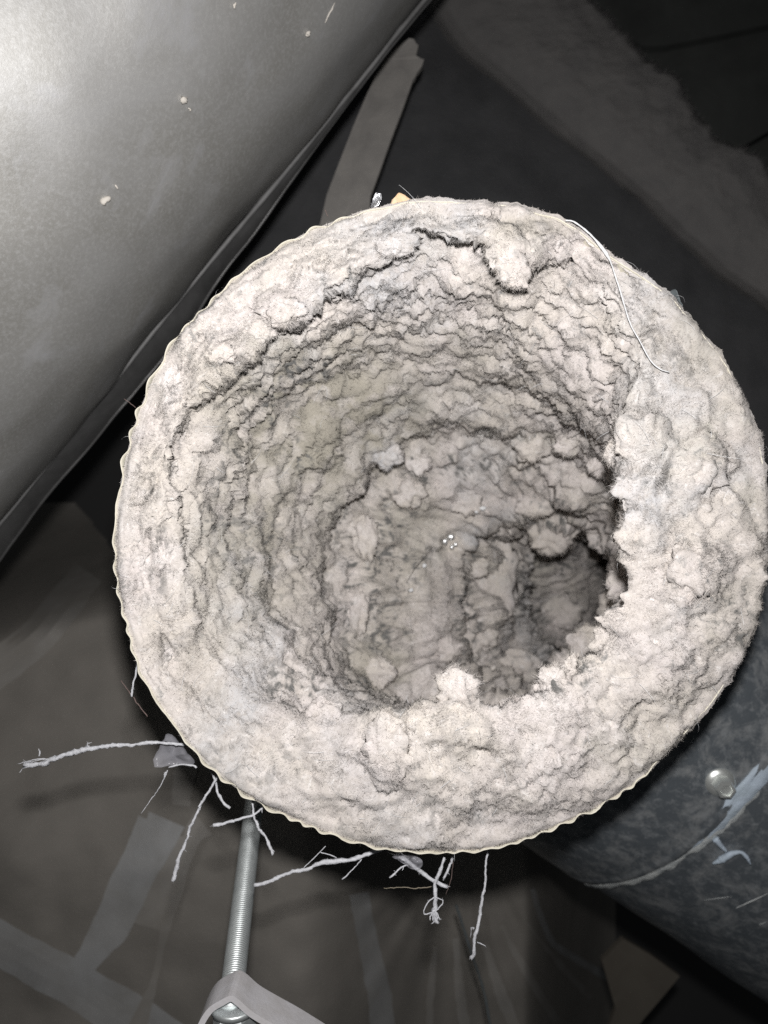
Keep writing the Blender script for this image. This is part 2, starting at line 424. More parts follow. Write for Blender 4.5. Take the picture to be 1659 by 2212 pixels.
# loose lumps and flaps: (px, py, half width, half height, push mm, ring span)
PJ0 = proj(P)
def lump(px, py, rx, ry, mm, s0, s1, pw=.5):
    out = np.zeros(len(P), np.float32)
    k = np.where((np.abs(PJ0[:, 0] - px) < rx * 1.7) & (np.abs(PJ0[:, 1] - py) < ry * 1.7) & (sF > c_(s0)) & (sF < c_(s1)))[0]
    if len(k) == 0: return out
    wob = np.maximum(1 + .35 * fbm(P[k], .007, 4, int(px) % 97, .6), .3)
    d = (((PJ0[k, 0] - px) / rx) ** 2 + ((PJ0[k, 1] - py) / ry) ** 2) / wob ** 2
    c2 = np.clip(1 - d, 0, 1)
    out[k] = mm * 1e-3 * c2 * (.62 if s1 < 8 else .85); return out
for L in [(842, 505, 62, 42, 6, 0, 5), (1080, 525, 60, 45, 5, 0, 5.), (1112, 575, 45, 60, 3, 0, 6), (1180, 530, 60, 50, 4, 0, 6),
          (610, 660, 70, 45, 5, 0, 5), (470, 745, 55, 40, 4, 0, 6), (1395, 955, 72, 85, 8, 0, 5), (1510, 1010, 75, 95, 6, 0, 4),
          (1500, 1225, 60, 75, 6, 0, 4), (1405, 1170, 60, 60, 5, 0, 5), (835, 1625, 60, 75, 7, 0, 4), (1000, 1590, 70, 45, 5, 0, 4),
          (620, 1560, 80, 55, 4, 0, 5), (450, 1545, 60, 60, 4, 0, 5), (1460, 1420, 70, 60, 4, 0, 4),
          (970, 1408, 30, 30, 9, 10, 15), (985, 1495, 48, 44, 11, 10, 15), (1075, 1270, 70, 100, 9, 13, 17), (1060, 1330, 50, 50, 5, 13, 17), (1225, 1280, 75, 80, 8, 13, 19), (1190, 1160, 60, 40, 6, 13, 19),
          (1150, 965, 38, 32, 6, 6, 10), (1225, 960, 30, 26, 4, 6, 10), (925, 1330, 60, 180, 7, 10, 14), (1040, 1110, 120, 50, 6, 10, 14), (1160, 1430, 80, 50, 8, 13, 17), (1270, 1060, 80, 40, 5, 10, 15),
          (1075, 1470, 60, 50, 6, 10, 15), (1250, 1430, 70, 60, 5, 10, 15), (800, 1290, 45, 60, 5, 10, 15), (770, 1420, 40, 60, 5, 10, 15), (880, 1070, 60, 50, 5, 10, 15),
          (760, 1060, 55, 80, 5, 6, 10), (660, 1330, 60, 150, 6, 6, 10), (490, 1010, 50, 110, 4, 4, 8), (560, 1400, 70, 60, 4, 4, 9), (940, 880, 90, 40, 4, 5, 10), (1080, 800, 50, 40, 5, 5, 10), (700, 960, 60, 60, 4, 6, 10)]:
    i = [int(x) for x in L[5:7]]
    H += lump(*L[:5], i[0], min(i[1] if i[1] < 15 else 20, 20))
Vn = (P + N.reshape(-1, 3) * H[:, None]).astype(np.float32)
clog = empty('lint_clog', (0.017, D0 + .06, -.01), 'thick pale grey lint packed in scalloped layers around the inside of the open round duct', 'lint')
o = mesh_np('lint_layer', Vn, grid_faces(NT, NS, True)[:, ::-1], M_LINT); under(o, clog)
# dust stains in the lint; crevice shade of the hollow painted in too
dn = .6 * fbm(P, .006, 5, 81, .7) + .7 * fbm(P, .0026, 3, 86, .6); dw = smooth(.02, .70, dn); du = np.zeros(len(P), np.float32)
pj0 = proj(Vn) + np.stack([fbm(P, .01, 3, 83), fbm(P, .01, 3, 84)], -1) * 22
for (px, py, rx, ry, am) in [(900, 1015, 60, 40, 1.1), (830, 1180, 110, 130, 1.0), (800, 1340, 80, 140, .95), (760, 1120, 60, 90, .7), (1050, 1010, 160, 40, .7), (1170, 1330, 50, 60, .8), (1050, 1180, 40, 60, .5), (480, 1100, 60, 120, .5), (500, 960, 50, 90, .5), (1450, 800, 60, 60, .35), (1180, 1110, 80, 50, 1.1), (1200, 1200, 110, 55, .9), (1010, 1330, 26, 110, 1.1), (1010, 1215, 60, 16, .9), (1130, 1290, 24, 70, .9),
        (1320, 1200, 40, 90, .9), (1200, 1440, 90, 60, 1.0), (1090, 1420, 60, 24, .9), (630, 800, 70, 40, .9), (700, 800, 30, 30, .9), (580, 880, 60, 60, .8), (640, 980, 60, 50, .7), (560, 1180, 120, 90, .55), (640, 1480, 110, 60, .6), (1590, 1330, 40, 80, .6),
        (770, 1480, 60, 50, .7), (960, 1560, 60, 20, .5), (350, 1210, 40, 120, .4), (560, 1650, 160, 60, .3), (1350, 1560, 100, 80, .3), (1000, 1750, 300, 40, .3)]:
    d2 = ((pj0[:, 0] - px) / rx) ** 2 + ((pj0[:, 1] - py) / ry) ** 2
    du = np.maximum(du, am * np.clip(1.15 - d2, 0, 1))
st_ = np.zeros(len(P), np.float32); sn = fbm(P, .012, 4, 88, .6)
for (px, py, rx, ry, am) in [(690, 900, 290, 200, 1.0), (560, 1150, 200, 220, .65), (950, 780, 200, 110, .4), (820, 1420, 90, 120, .6), (1500, 740, 130, 120, .4), (430, 1450, 60, 120, .4), (1590, 1330, 70, 90, .5), (1150, 490, 110, 40, .5), (880, 1180, 110, 190, .4)]:
    d2 = ((pj0[:, 0] - px) / rx) ** 2 + ((pj0[:, 1] - py) / ry) ** 2
    st_ = np.maximum(st_, am * np.clip(1.1 - d2, 0, 1) * (.45 + .65 * smooth(-.3, .35, sn)))
stain = np.clip(st_, 0, .95).astype(np.float32)
a0_ = o.data.attributes.new('stain', 'FLOAT', 'POINT'); a0_.data.foreach_set('value', stain)
dust_shade = np.clip(du * dw * 1.6, 0, .95).astype(np.float32)
at_ = o.data.attributes.new('dust_shade', 'FLOAT', 'POINT'); at_.data.foreach_set('value', dust_shade)
G2 = Vn.reshape(NS, NT, 3); N2 = normals(G2)
if N2[30, :, 1].mean() > 0: N2 = -N2
N2f = N2.reshape(-1, 3)

def blur_n(A, it):
    A = A.copy()
    for _ in range(it):
        A = A + np.roll(A, 3, 1) + np.roll(A, -3, 1); A[2:-2] = A[2:-2] + A[:-4] + A[4:]
        A /= np.linalg.norm(A, axis=-1, keepdims=True) + 1e-9
    return A
Nb = blur_n(N2, 1); a_ = o.data.attributes.new('lean', 'FLOAT_VECTOR', 'POINT'); a_.data.foreach_set('vector', Nb.reshape(-1, 3).astype(np.float32).ravel())
Nb = blur_n(Nb, 3)
# fuzz: fine fibres standing off the lint
def slivers(Pt, Nn, ln, wd, lay=.9):
    n = len(Pt); d = Nn + lay * rng.normal(size=(n, 3)); d /= np.linalg.norm(d, axis=1, keepdims=True)
    s = np.cross(d, rng.normal(size=(n, 3))); s /= np.linalg.norm(s, axis=1, keepdims=True) + 1e-9
    w = wd[:, None] * s; tip = Pt + d * ln[:, None]
    V = np.stack([Pt - w - d * 2e-4, Pt + w - d * 2e-4, tip], 1).reshape(-1, 3)
    return V, np.arange(3 * n).reshape(n, 3)
area = np.linalg.norm(np.cross(np.gradient(G2, axis=1), np.gradient(G2, axis=0)), axis=-1).ravel()
wgt = area * (1.0 - .55 * smooth(c_(10), c_(11), sF)) * (.25 + smooth(-.1, .4, fbm(P, .008, 2, 90)))
idx = rng.choice(len(P), 1200000, p=wgt / wgt.sum())
Pt = Vn[idx] + rng.normal(size=(len(idx), 3)) * 1e-4
Vf, Ff = slivers(Pt, N2f[idx], np.minimum(rng.gamma(2.0, .00026, len(idx)), .0014) * ((.7 + .9 * smooth(-.2, .5, fbm(Vn, .012, 2, 95))) * (.55 + .45 * smooth(c_(1), c_(2), sF)))[idx] + .0003, rng.uniform(3e-5, 7e-5, len(idx)), 1.3)
o = mesh_np('lint_fuzz', Vf, Ff, M_FIBRE, flat=True); under(o, clog); o['kind'] = 'stuff'
at_ = o.data.attributes.new('dust_shade', 'FLOAT', 'POINT'); a0_ = o.data.attributes.new('stain', 'FLOAT', 'POINT'); a0_.data.foreach_set('value', np.repeat(stain[idx], 3).astype(np.float32))
at_.data.foreach_set('value', np.repeat(dust_shade[idx] * .9, 3).astype(np.float32))
ln_ = Nb.reshape(-1, 3)[idx] + .28 * rng.normal(size=(len(idx), 3)); ln_ /= np.linalg.norm(ln_, axis=1, keepdims=True)
at_ = o.data.attributes.new('lean', 'FLOAT_VECTOR', 'POINT'); at_.data.foreach_set('vector', np.repeat(ln_, 3, 0).astype(np.float32).ravel())

# longer wisps lying on and bridging the lint
sd_ = rng.choice(len(P), 700, p=wgt / wgt.sum()); Vw_, Fw_ = [], []
for i in sd_:
    n_ = N2f[i]; d = rng.normal(size=3); d -= n_ * d.dot(n_); d /= np.linalg.norm(d); L = rng.uniform(.003, .010); cv = np.cross(n_, d) * rng.normal() * .9
    k0 = len(Vw_); s_ = np.cross(n_, d)
    for t in np.linspace(0, 1, 7):
        p_ = Vn[i] + n_ * (.0007 + .0010 * math.sin(t * 3.1)) + L * (d * t + cv * t * t * .5)
        w = 5e-5 * (1 - .5 * t); Vw_ += [p_ - s_ * w, p_ + s_ * w]
    Fw_ += [(k0 + 2 * j, k0 + 2 * j + 1, k0 + 2 * j + 3, k0 + 2 * j + 2) for j in range(6)]
ow = mesh_np('lint_wisps', Vw_, Fw_, M_THREAD); under(ow, clog); ow['kind'] = 'stuff'
vis_pj = proj(Vn)
def on_lint(px, py, lift=.0005, rad=5):
    "the nearest point of the lint along the line of sight"
    d = np.abs(vis_pj - np.array([px, py])).max(1); k = np.where(d < rad)[0]
    if len(k) == 0: return at(px, py, D0)
    y = np.percentile(Vn[k, 1], 4); return at(px, py, y - lift)

# clumps that stick out of the lint, each a soft tuft of its own
def clump(px, py, rx, ry, seed, dk=.75, emb=.35):
    c0 = on_lint(px, py, 0, max(6, min(rx, ry) * .4)); sc = c0[1] / FPX; nq = 16
    uu = np.array([(math.sin(math.pi * i / nq) * math.cos(math.pi * j / nq), math.sin(math.pi * i / nq) * math.sin(math.pi * j / nq), math.cos(math.pi * i / nq)) for i in range(nq + 1) for j in range(2 * nq)])
    rad_ = 1 + .48 * fbm(uu, .85, 4, seed, .65) + .12 * gnoise(uu, .22, seed + 3)
    sz = np.array([rx * sc, min(rx, ry) * sc * dk, ry * sc]); V = uu * rad_[:, None] * sz + c0 + np.array([0, sz[1] * emb, 0])
    F = grid_faces(2 * nq, nq + 1, True).tolist(); V = V.tolist(); nf = int(500 + 30 * rx * ry / 25)
    ii = rng.integers(0, len(V), nf)
    for i in ii:
        a = np.array(V[i]) + rng.normal(size=3) * sz * .07; d = uu[i] + .8 * rng.normal(size=3); d /= np.linalg.norm(d); s_ = np.cross(d, rng.normal(size=3)); s_ /= np.linalg.norm(s_) + 1e-9
        k = len(V); ln = min(rng.gamma(2, .0004), .0020) + .0004; V += [list(a - s_ * 5e-5), list(a + s_ * 5e-5), list(a + d * ln)]; F.append([k, k + 1, k + 2])
    under(mesh_py('lint_clump', V, [tuple(f_) for f_ in F], M_CLUMP, smooth_=True), clog)
for k, c5 in enumerate([(970, 1408, 28, 28), (985, 1497, 44, 40), (1075, 1262, 52, 84), (1215, 1330, 40, 34), (1150, 965, 34, 30), (1228, 958, 26, 22), (1195, 1160, 52, 36), (1125, 1440, 48, 32), (1292, 1005, 20, 20), (1326, 980, 18, 22),
        (1160, 1090, 40, 26), (1010, 1085, 34, 26), (885, 1062, 36, 30), (905, 1000, 26, 20), (835, 985, 34, 24), (1050, 1380, 26, 22), (1030, 1225, 30, 18), (1270, 1390, 40, 34), (1200, 1470, 36, 26), (790, 1160, 26, 44), (770, 1330, 26, 52), (815, 1455, 34, 30),
        (838, 1622, 46, 58), (1005, 1566, 42, 34), (905, 1560, 36, 28), (1112, 1546, 36, 30), (1186, 1502, 30, 26), (700, 1545, 40, 30), (1392, 950, 52, 62), (1372, 1050, 34, 40), (1378, 1150, 40, 44), (1345, 1265, 30, 34), (1315, 1390, 32, 30), (1250, 1452, 34, 28),
        (846, 516, 50, 30), (1112, 578, 34, 40), (1080, 545, 30, 28), (612, 668, 46, 28), (560, 712, 34, 24), (470, 760, 34, 22), (1500, 1235, 46, 58), (1520, 1010, 52, 66)]):
    lip_ = k >= 22
    clump(*c5, 200 + k, .42 if lip_ else .55, (1.05 if c5[2] > 40 else .8) if lip_ else .55)
# ---------------------------------------------------------------- the flexible duct round it
duct = empty('flexible_duct', (0.017, D0 + .05, -.012), 'cut open flexible round duct with a thin wavy cream edge, clogged with lint', 'duct')
NR = 1440; tr = np.arange(NR) * 360. / NR
rr = per_interp(tr, OA, OR)
wav = smooth(92, 128, tr) * (1 - smooth(285, 322, tr))
phs = np.radians(tr) * 84 + 8.5 * fbm(np.stack([np.cos(np.radians(tr)), np.sin(np.radians(tr)), 0 * tr], -1), .4, 2, 4)
rr = rr - 7 * (1 - wav) + 4.4 * wav * (.75 + 1.1 * fbm(np.stack([np.cos(np.radians(tr)), np.sin(np.radians(tr)), 0 * tr], -1), .3, 2, 14)) * np.sin(phs) + 2.5 * fbm(np.stack([np.cos(np.radians(tr)), np.sin(np.radians(tr)), 0 * tr], -1), .06, 3, 5)
def ringpts(rpx, y):
    return np.stack([(CP[0] + rpx * np.cos(np.radians(tr)) - CX) / FPX * y, np.full(NR, y), -(CP[1] - rpx * np.sin(np.radians(tr)) - CY) / FPX * y], -1)
def ring_y(rpx, y, y0):
    "same world radius as at depth y0, moved to depth y"
    p_ = ringpts(rpx, y0); p_[:, 1] = y; return p_
L_ = [ring_y(rr - 2.0, D0 + .006, D0), ring_y(rr - 2.0, D0 - .0004, D0), ring_y(rr - .6, D0 - .0007, D0), ring_y(rr + .7, D0 - .0003, D0), ring_y(rr + .4, D0 + .006, D0)]
V = np.vstack(L_)
o = mesh_np('duct_rim', V, grid_faces(NR, len(L_), True), M_RIM); under(o, duct)
# corrugated jacket going back from the rim, drifting right and down towards the pipe
mids = []
cen = at(955, 1137, D0)
for k in range(34):
    y = D0 + .004 + k * .0022
    base = ring_y(rr - 6, y, D0); dc = base - np.array([cen[0], y, cen[2]])
    base = np.array([cen[0] + k * .0003, y, cen[2] - k * .0002]) + dc * (1 - .004 * k + .012 * math.sin(k * 2.1)) * (.985)
    mids.append(base)
o = mesh_np('jacket', np.vstack(mids), grid_faces(NR, len(mids), True), M_JACKET); under(o, duct)

def strand(pts, y, w0, w1=None, m_=None, name='loose_yarn', jit=.18, n=None, parent=duct, y1=None):
    w1 = w0 if w1 is None else w1
    n = n or max(8, int(np.sum(np.hypot(*np.diff(np.array(pts, float), axis=0).T)) / 5))
    ps = spline(pts, n); t = np.linspace(0, 1, n)
    yy = y + ((y1 if y1 is not None else y) - y) * t
    W3 = np.stack([at(a, b_, c2) for (a, b_), c2 in zip(ps, yy)])
    W3 += (np.stack([fbm(W3 * 1.0 + k_ * .7, .012, 3, int(pts[0][0]) % 53 + k_) for k_ in range(3)], -1) * np.minimum(t, .5)[:, None] * .0028) if w0 > 2.5 and name == 'loose_yarn' else 0
    W3 += rng.normal(size=W3.shape) * .00006
    r = (w0 + (w1 - w0) * t) * (.42 if w0 > 2.5 else .5) * y / FPX
    r = r * (1 + .30 * fbm(W3, .004, 3, int(pts[0][0]) % 91)) if w0 > 2.5 else r
    V, F = tube_mesh(W3, r, 7, jit)
    if w0 > 2.5:
        for i in rng.integers(0, n, int(n * 1.1)):
            d = rng.normal(size=3) + (W3[min(i + 1, n - 1)] - W3[max(i - 1, 0)]) / (np.linalg.norm(W3[min(i + 1, n - 1)] - W3[max(i - 1, 0)]) + 1e-9) * 1.5
            d /= np.linalg.norm(d); s_ = np.cross(d, rng.normal(size=3)); s_ /= np.linalg.norm(s_)
            ln = rng.gamma(2, .00026) + .0003; k_ = len(V)
            V += [W3[i] - s_ * 5e-5, W3[i] + s_ * 5e-5, W3[i] + d * ln * .6 + s_ * ln * .12, W3[i] + d * ln]
            F += [(k_, k_ + 1, k_ + 2), (k_, k_ + 2, k_ + 3)]
    o = mesh_py(name, V, F, m_ or M_YARN, smooth_=True)
    if parent: under(o, parent)
    return o
y_ = D0 + .012
strand([(298, 1412), (293, 1455), (290, 1480), (284, 1511)], y_, 3, 6)
strand([(261, 1470), (285, 1503), (318, 1548)], y_ + .004, 2, 2.5, M_YARN_DK)
lay = strand([(402, 1609), (360, 1606), (320, 1605), (255, 1607), (210, 1618), (150, 1630), (110, 1640), (50, 1656)], y_, 7, 14, jit=.25)
for q_ in ([(110, 1640), (80, 1640), (38, 1650)], [(112, 1638), (84, 1650), (48, 1660)], [(84, 1634), (86, 1625), (83, 1618)], [(192, 1615), (188, 1607), (195, 1605)],
           [(120, 1637), (60, 1646), (54, 1644)]):
    strand(q_, y_ - .001, 3, 1.5, name='yarn_fray')
strand([(362, 1664), (345, 1700), (304, 1759)], y_, 2.2, 1.2)
strand([(358, 1668), (352, 1684)], y_, 3, 2)
strand([(365, 1657), (395, 1656), (425, 1659), (430, 1664)], y_, 4, 6)
strand([(482, 1668), (466, 1684), (450, 1712), (436, 1735), (405, 1805), (388, 1855), (375, 1903)], y_, 5, 10, jit=.15)
strand([(437, 1732), (432, 1738), (434, 1742)], y_, 6, 4)
strand([(452, 1660), (464, 1690), (478, 1720), (497, 1748)], y_ + .002, 5, 7)
strand([(575, 1738), (546, 1760), (520, 1769), (495, 1776), (460, 1781)], y_ - .004, 5, 9)
strand([(545, 1730), (548, 1760), (556, 1782), (566, 1797), (580, 1822), (597, 1850)], y_ - .004, 5, 8, jit=.3)
strand([(840, 1826), (800, 1843), (770, 1852), (725, 1862), (650, 1880), (600, 1895), (552, 1908)], y_, 12, 9, jit=.15)
strand([(781, 1857), (760, 1880), (739, 1900)], y_, 2, 3)
strand([(703, 1828), (680, 1852), (655, 1876)], y_, 1.6, 2)
strand([(692, 1842), (708, 1845), (727, 1853)], y_, 2, 2)
strand([(862, 1847), (880, 1860), (898, 1872), (925, 1891), (946, 1903), (962, 1910)], y_, 13, 9, jit=.12)
strand([(960, 1852), (953, 1873), (945, 1894), (939, 1915), (938, 1945), (938, 1968), (940, 1990)], y_ - .002, 6, 13, jit=.2)
for dx in (-12, -5, 6, 10):
    strand([(938, 1965), (939 + dx * .7, 1978), (940 + dx, 1990 - abs(dx) * .3)], y_ - .003, 4, 3, name='yarn_fray')
strand([(938, 1938), (926, 1948), (916, 1965), (917, 1976), (932, 1972), (945, 1965), (957, 1950), (955, 1943), (942, 1939)], y_ - .003, 2.6, 2.6, name='yarn_loop', jit=.08)
strand([(979, 1848), (974, 1868), (966, 1885), (953, 1905)], y_, 7, 6)
strand([(1054, 1836), (1050, 1866), (1047, 1895), (1044, 1923), (1038, 1962), (1028, 2012), (1021, 2066)], y_, 4.5, 9.5, jit=.14)
strand([(1031, 2035), (1040, 2043), (1046, 2049)], y_, 3, 2); strand([(1024, 2005), (1025, 2014)], y_, 4, 3)
strand([(829, 1919), (852, 1918), (873, 1917), (900, 1919), (932, 1916)], y_ + .002, 1.5, 2, M_TAN)
strand([(842, 1896), (852, 1888), (862, 1882), (886, 1871)], y_, 5, 3)
strand([(980, 1850), (974, 1900), (963, 1934)], y_ + .003, 1.6, 1, M_YARN_DK)
strand([(268, 862), (293, 880)], y_, 1.6, 1.2, M_YARN_DK); strand([(702, 452), (708, 468)], y_, 2, 1.5, M_YARN_DK)

def shard(name, poly, y, m_, parent=duct, th_=.0003, bend=.002):
    pl = np.array([p_ + rng.normal(size=2) * .8 for p_ in spline(list(poly) + [poly[0]], len(poly) * 4)[:-1]]); n = len(pl); c0 = pl.mean(0)
    V = []
    for lay_ in (0, 1):
        for sc in (1, .75, .5, .25):
            q_ = c0 + (pl - c0) * sc; z_ = bend * fbm(np.c_[q_ / 26., np.zeros(n)], 1.0, 3, int(pl[0, 0]) % 80)
            V += [at(a, b_, y + z + lay_ * th_) for (a, b_), z in zip(q_, z_)]
        V.append(at(c0[0], c0[1], y + lay_ * th_))
    N1 = 4 * n + 1; F = []
    for lay_ in (0, 1):
        o_ = lay_ * N1
        for r_ in range(3):
            for i in range(n): F.append((o_ + r_ * n + i, o_ + r_ * n + (i + 1) % n, o_ + (r_ + 1) * n + (i + 1) % n, o_ + (r_ + 1) * n + i))
        F += [(o_ + 3 * n + i, o_ + 3 * n + (i + 1) % n, o_ + 4 * n) for i in range(n)]
    F += [(i, (i + 1) % n, N1 + (i + 1) % n, N1 + i) for i in range(n)]
    o = mesh_py(name, V, F, m_, smooth_=True)
    if parent: under(o, parent)
    return o
shard('torn_film', [(330, 1640), (350, 1605), (362, 1585), (380, 1595), (402, 1622), (420, 1650), (365, 1656), (335, 1657)], y_ + .003, M_FILM)
shard('torn_film', [(846, 1850), (870, 1845), (905, 1852), (912, 1868), (898, 1880), (872, 1866)], y_ - .003, M_FILM, bend=.006)
o = shard('foil_scrap', [(800, 449), (805, 432), (812, 415), (824, 421), (821, 437), (812, 450)], D0 + .002, M_FOIL, bend=.0018)
o = shard('foam_scrap', [(838, 446), (850, 430), (860, 416), (872, 420), (886, 430), (900, 442), (870, 452)], D0 + .002, M_FOAM, th_=.003, bend=.0008)
o = shard('torn_film', [(1434, 636), (1446, 630), (1460, 626), (1470, 648), (1476, 668), (1452, 652)], D0 + .001, M_WIRE, bend=.001)

# ---------------------------------------------------------------- loose bits lying on the lint
tp_ = [(1222, 476), (1242, 480), (1277, 508), (1304, 540), (1318, 563), (1330, 598), (1340, 629), (1361, 697), (1383, 738), (1405, 778), (1426, 797), (1446, 804)]
sp = spline(tp_, 90)
yy = np.array([on_lint(a, b_, .0012, 6)[1] for a, b_ in sp])
k5 = np.ones(17) / 17; yy = np.convolve(np.r_[[yy[0]] * 8, yy, [yy[-1]] * 8], k5, 'valid') - .0010
W3 = np.stack([at(a, b_, c2) for (a, b_), c2 in zip(sp, yy)])
tt = np.linspace(0, 1, 90); rad = (2.0 + 2.6 * np.exp(-((tt - .26) / .05) ** 2) - .8 * tt) * (1 + .25 * fbm(W3, .003, 3, 2)) * D0 / FPX
V, F = tube_mesh(W3, rad, 7, .1); o = mesh_py('loose_thread', V, F, M_THREAD, smooth_=True)
tag(o, 'long white thread lying across the lint at the upper right of the duct mouth', 'thread')
W3 = np.stack([on_lint(a, b_, .001, 5) for a, b_ in [(930, 1180), (912, 1205), (893, 1232), (878, 1262)]]); W3[:, 1] = np.linspace(W3[:, 1].min(), W3[:, 1].min() + .002, 4)
V, F = tube_mesh(spline(W3, 14), .00012, 6); o = mesh_py('dark_hair', V, F, M_HAIR, smooth_=True)
tag(o, 'single dark hair deep in the lint hollow', 'hair')

def blob(name, c0, rx, ry, rz, m_, n=12, k=1, amp=.25):
    V = []; F = []
    for i in range(n + 1):
        for j in range(2 * n):
            a = math.pi * i / n; b2 = math.pi * j / n
            V.append((math.sin(a) * math.cos(b2), math.sin(a) * math.sin(b2), math.cos(a)))
    V = np.array(V); V *= (1 + amp * gnoise(V, .9, k))[:, None]
    V = V * np.array([rx, ry, rz]) + c0
    return mesh_np(name, V, grid_faces(2 * n, n + 1, True), m_)
flk = [(974, 1160, 9, 7, 'largest white glossy fleck in the middle of the lint hollow'), (961, 1170, 7, 8, 'white glossy fleck just left of the largest fleck'),
       (984, 1176, 5, 5, 'small white glossy fleck right below the largest fleck'), (976, 1182, 5, 5, 'small white glossy fleck lowest of the central cluster'),
       (1043, 1098, 7, 5, 'white fleck up and right of the central cluster'), (1029, 1106, 4, 3, 'tiny white fleck beside the upper right fleck'),
       (917, 1222, 5, 5, 'white fleck by the dark hair, below left of the cluster'), (888, 1275, 5, 4, 'pale fleck at the lower end of the dark hair')]
for k, (a, b_, rx, ry, lb) in enumerate(flk):
    c0 = on_lint(a, b_, .0022, 6); sc = c0[1] / FPX
    o = blob('white_fleck', c0, rx * sc, ry * sc * .7, ry * sc, M_GLOSS if k < 4 else M_THREAD, 8, k)
    tag(o, lb, 'fleck', 'white flecks in the lint hollow')

# ---------------------------------------------------------------- big grey duct at upper left
A0 = np.array([-.192, .284, .1547]); AD = np.array([.627, 0.0, .779]); RD = .115
e1 = np.array([0., 1, 0]); e1 -= AD * e1.dot(AD); e1 /= np.linalg.norm(e1); e2 = np.cross(AD, e1)
bigd = empty('insulated_duct', A0 - AD * .3, 'large round duct faced in dusty grey sheet, brightly lit on its near side', 'duct')
nu, nv = 220, 160
uu = np.linspace(0, 2 * np.pi, nu, endpoint=False); tt = np.linspace(-.55, .55, nv)
Vc = np.array([A0 + AD * t + (RD) * (math.cos(u) * e1 + math.sin(u) * e2) for t in tt for u in uu])
nn = Vc - (A0 + ((Vc - A0) @ AD)[:, None] * AD); nn /= np.linalg.norm(nn, axis=1, keepdims=True)
Vc = Vc + nn * (.0022 * fbm(Vc, .09, 3, 2) + .0006 * fbm(Vc * np.array([1, 1, 1]), .03, 2, 8))[:, None]
under(mesh_np('duct_facing', Vc, grid_faces(nu, nv, True), M_FACING), bigd)
# the silhouette side: tangent direction from the camera
ctr = A0 - AD * A0.dot(AD); Ld = np.linalg.norm(ctr); ch = ctr / Ld
side = np.cross(AD, ch)
if side[0] < 0: side = -side
ang = math.acos(RD / Ld)
tn = -ch * math.cos(ang) + side * math.sin(ang)               # outward normal at the silhouette line
td = ch * math.sin(ang) + side * math.cos(ang)                # away from the eye, tangent
t2 = np.linspace(-.45, .45, 140)
P0 = [A0 - AD * A0.dot(AD) + AD * t + RD * tn + tn * .0006 for t in t2]
P0 = np.array(P0) + (np.array([fbm(np.array(P0), .12, 2, 6)]).T) * tn * .0014
V, F = tube_mesh(P0, .0011, 7, .1); under(mesh_py('seam_edge', V, F, M_SEAM_EDGE, smooth_=True), bigd)
prof = [0, .25, .5, .75, 1.0]
Vs = []
wob = fbm(np.array(P0), .08, 3, 16)
for s_ in prof:
    for i, t in enumerate(t2):
        wdt = .019 * (1 + .25 * wob[i]) * (1 - .8 * float(smooth(.0, .16, t)))
        Vs.append(P0[i] + (tn * .55 + td * .83) * wdt * s_ + tn * (.0012 * math.sin(s_ * 3.1) * (1 + wob[i])))
Vs = np.array(Vs); under(mesh_np('seam_flap', Vs, grid_faces(len(t2), len(prof)), M_SEAM), bigd)
P1 = Vs[-len(t2):]
V, F = tube_mesh(P1, .0007, 6, .1); under(mesh_py('seam_edge', V, F, M_SEAM, smooth_=True), bigd)
def on_cyl(px, py):
    d = at(px, py, 1.0); d /= np.linalg.norm(d)
    dp = d - AD * d.dot(AD); oc = -(A0 - AD * A0.dot(AD))
    a = dp.dot(dp); b2 = 2 * dp.dot(oc); c2 = oc.dot(oc) - RD * RD; q_ = b2 * b2 - 4 * a * c2
    t = (-b2 - math.sqrt(max(q_, 0))) / (2 * a); p_ = d * t
    n_ = p_ - A0; n_ -= AD * n_.dot(AD); return p_, n_ / np.linalg.norm(n_)
for k, (x0, y0, x1, y1, w) in enumerate([(392, 220, 402, 210, 11), (218, 440, 236, 424, 12), (700, 48, 722, 4, 3), (660, 76, 668, 66, 6), (406, 232, 410, 240, 3), (248, 398, 253, 408, 4), (504, 18, 508, 4, 4)]):
    pts = []
    for s_ in np.linspace(0, 1, 7):
        p_, n_ = on_cyl(x0 + (x1 - x0) * s_ + rng.normal() * 1.2, y0 + (y1 - y0) * s_); pts.append(p_ + n_ * .0004)
    V, F = tube_mesh(pts, np.array([.35, .8, 1, .9, .9, .6, .25]) * w * .5 * .3 / FPX, 7, .25)
    under(mesh_py('paint_fleck', V, F, M_FLECK, smooth_=True), bigd)

# ---------------------------------------------------------------- torn strip beside it
def slab(name, poly, y, th_, m_, parent=None, dy=None, sub=True):
    n = len(poly); ys = [y] * n if dy is None else [y + d for d in dy]
    f_ = [at(a, b_, c2) for (a, b_), c2 in zip(poly, ys)]; bk = [p2 + np.array([0, th_, 0]) for p2 in f_]
    F = [tuple(range(n))[::-1], tuple(range(n, 2 * n))] + [(i, (i + 1) % n, n + (i + 1) % n, n + i) for i in range(n)]
    o = mesh_py(name, f_ + bk, F, m_)
    if parent: under(o, parent)
    return o
o = slab('torn_strip', [(884, 82), (894, 84), (899, 94), (904, 97), (901, 109), (899, 120), (909, 126), (916, 128), (911, 143), (901, 156), (897, 166), (892, 172), (886, 190), (868, 240), (845, 300), (822, 365), (800, 425), (790, 620),
     (660, 620), (706, 420), (735, 345), (764, 270), (794, 200), (828, 130), (856, 98)], .40, .004, M_STRIP, None,
     [0] * 12 + [0] * 6 + [.005] * 7)
tag(o, 'grey board strip with a torn upper end standing behind the big grey duct', 'strip')

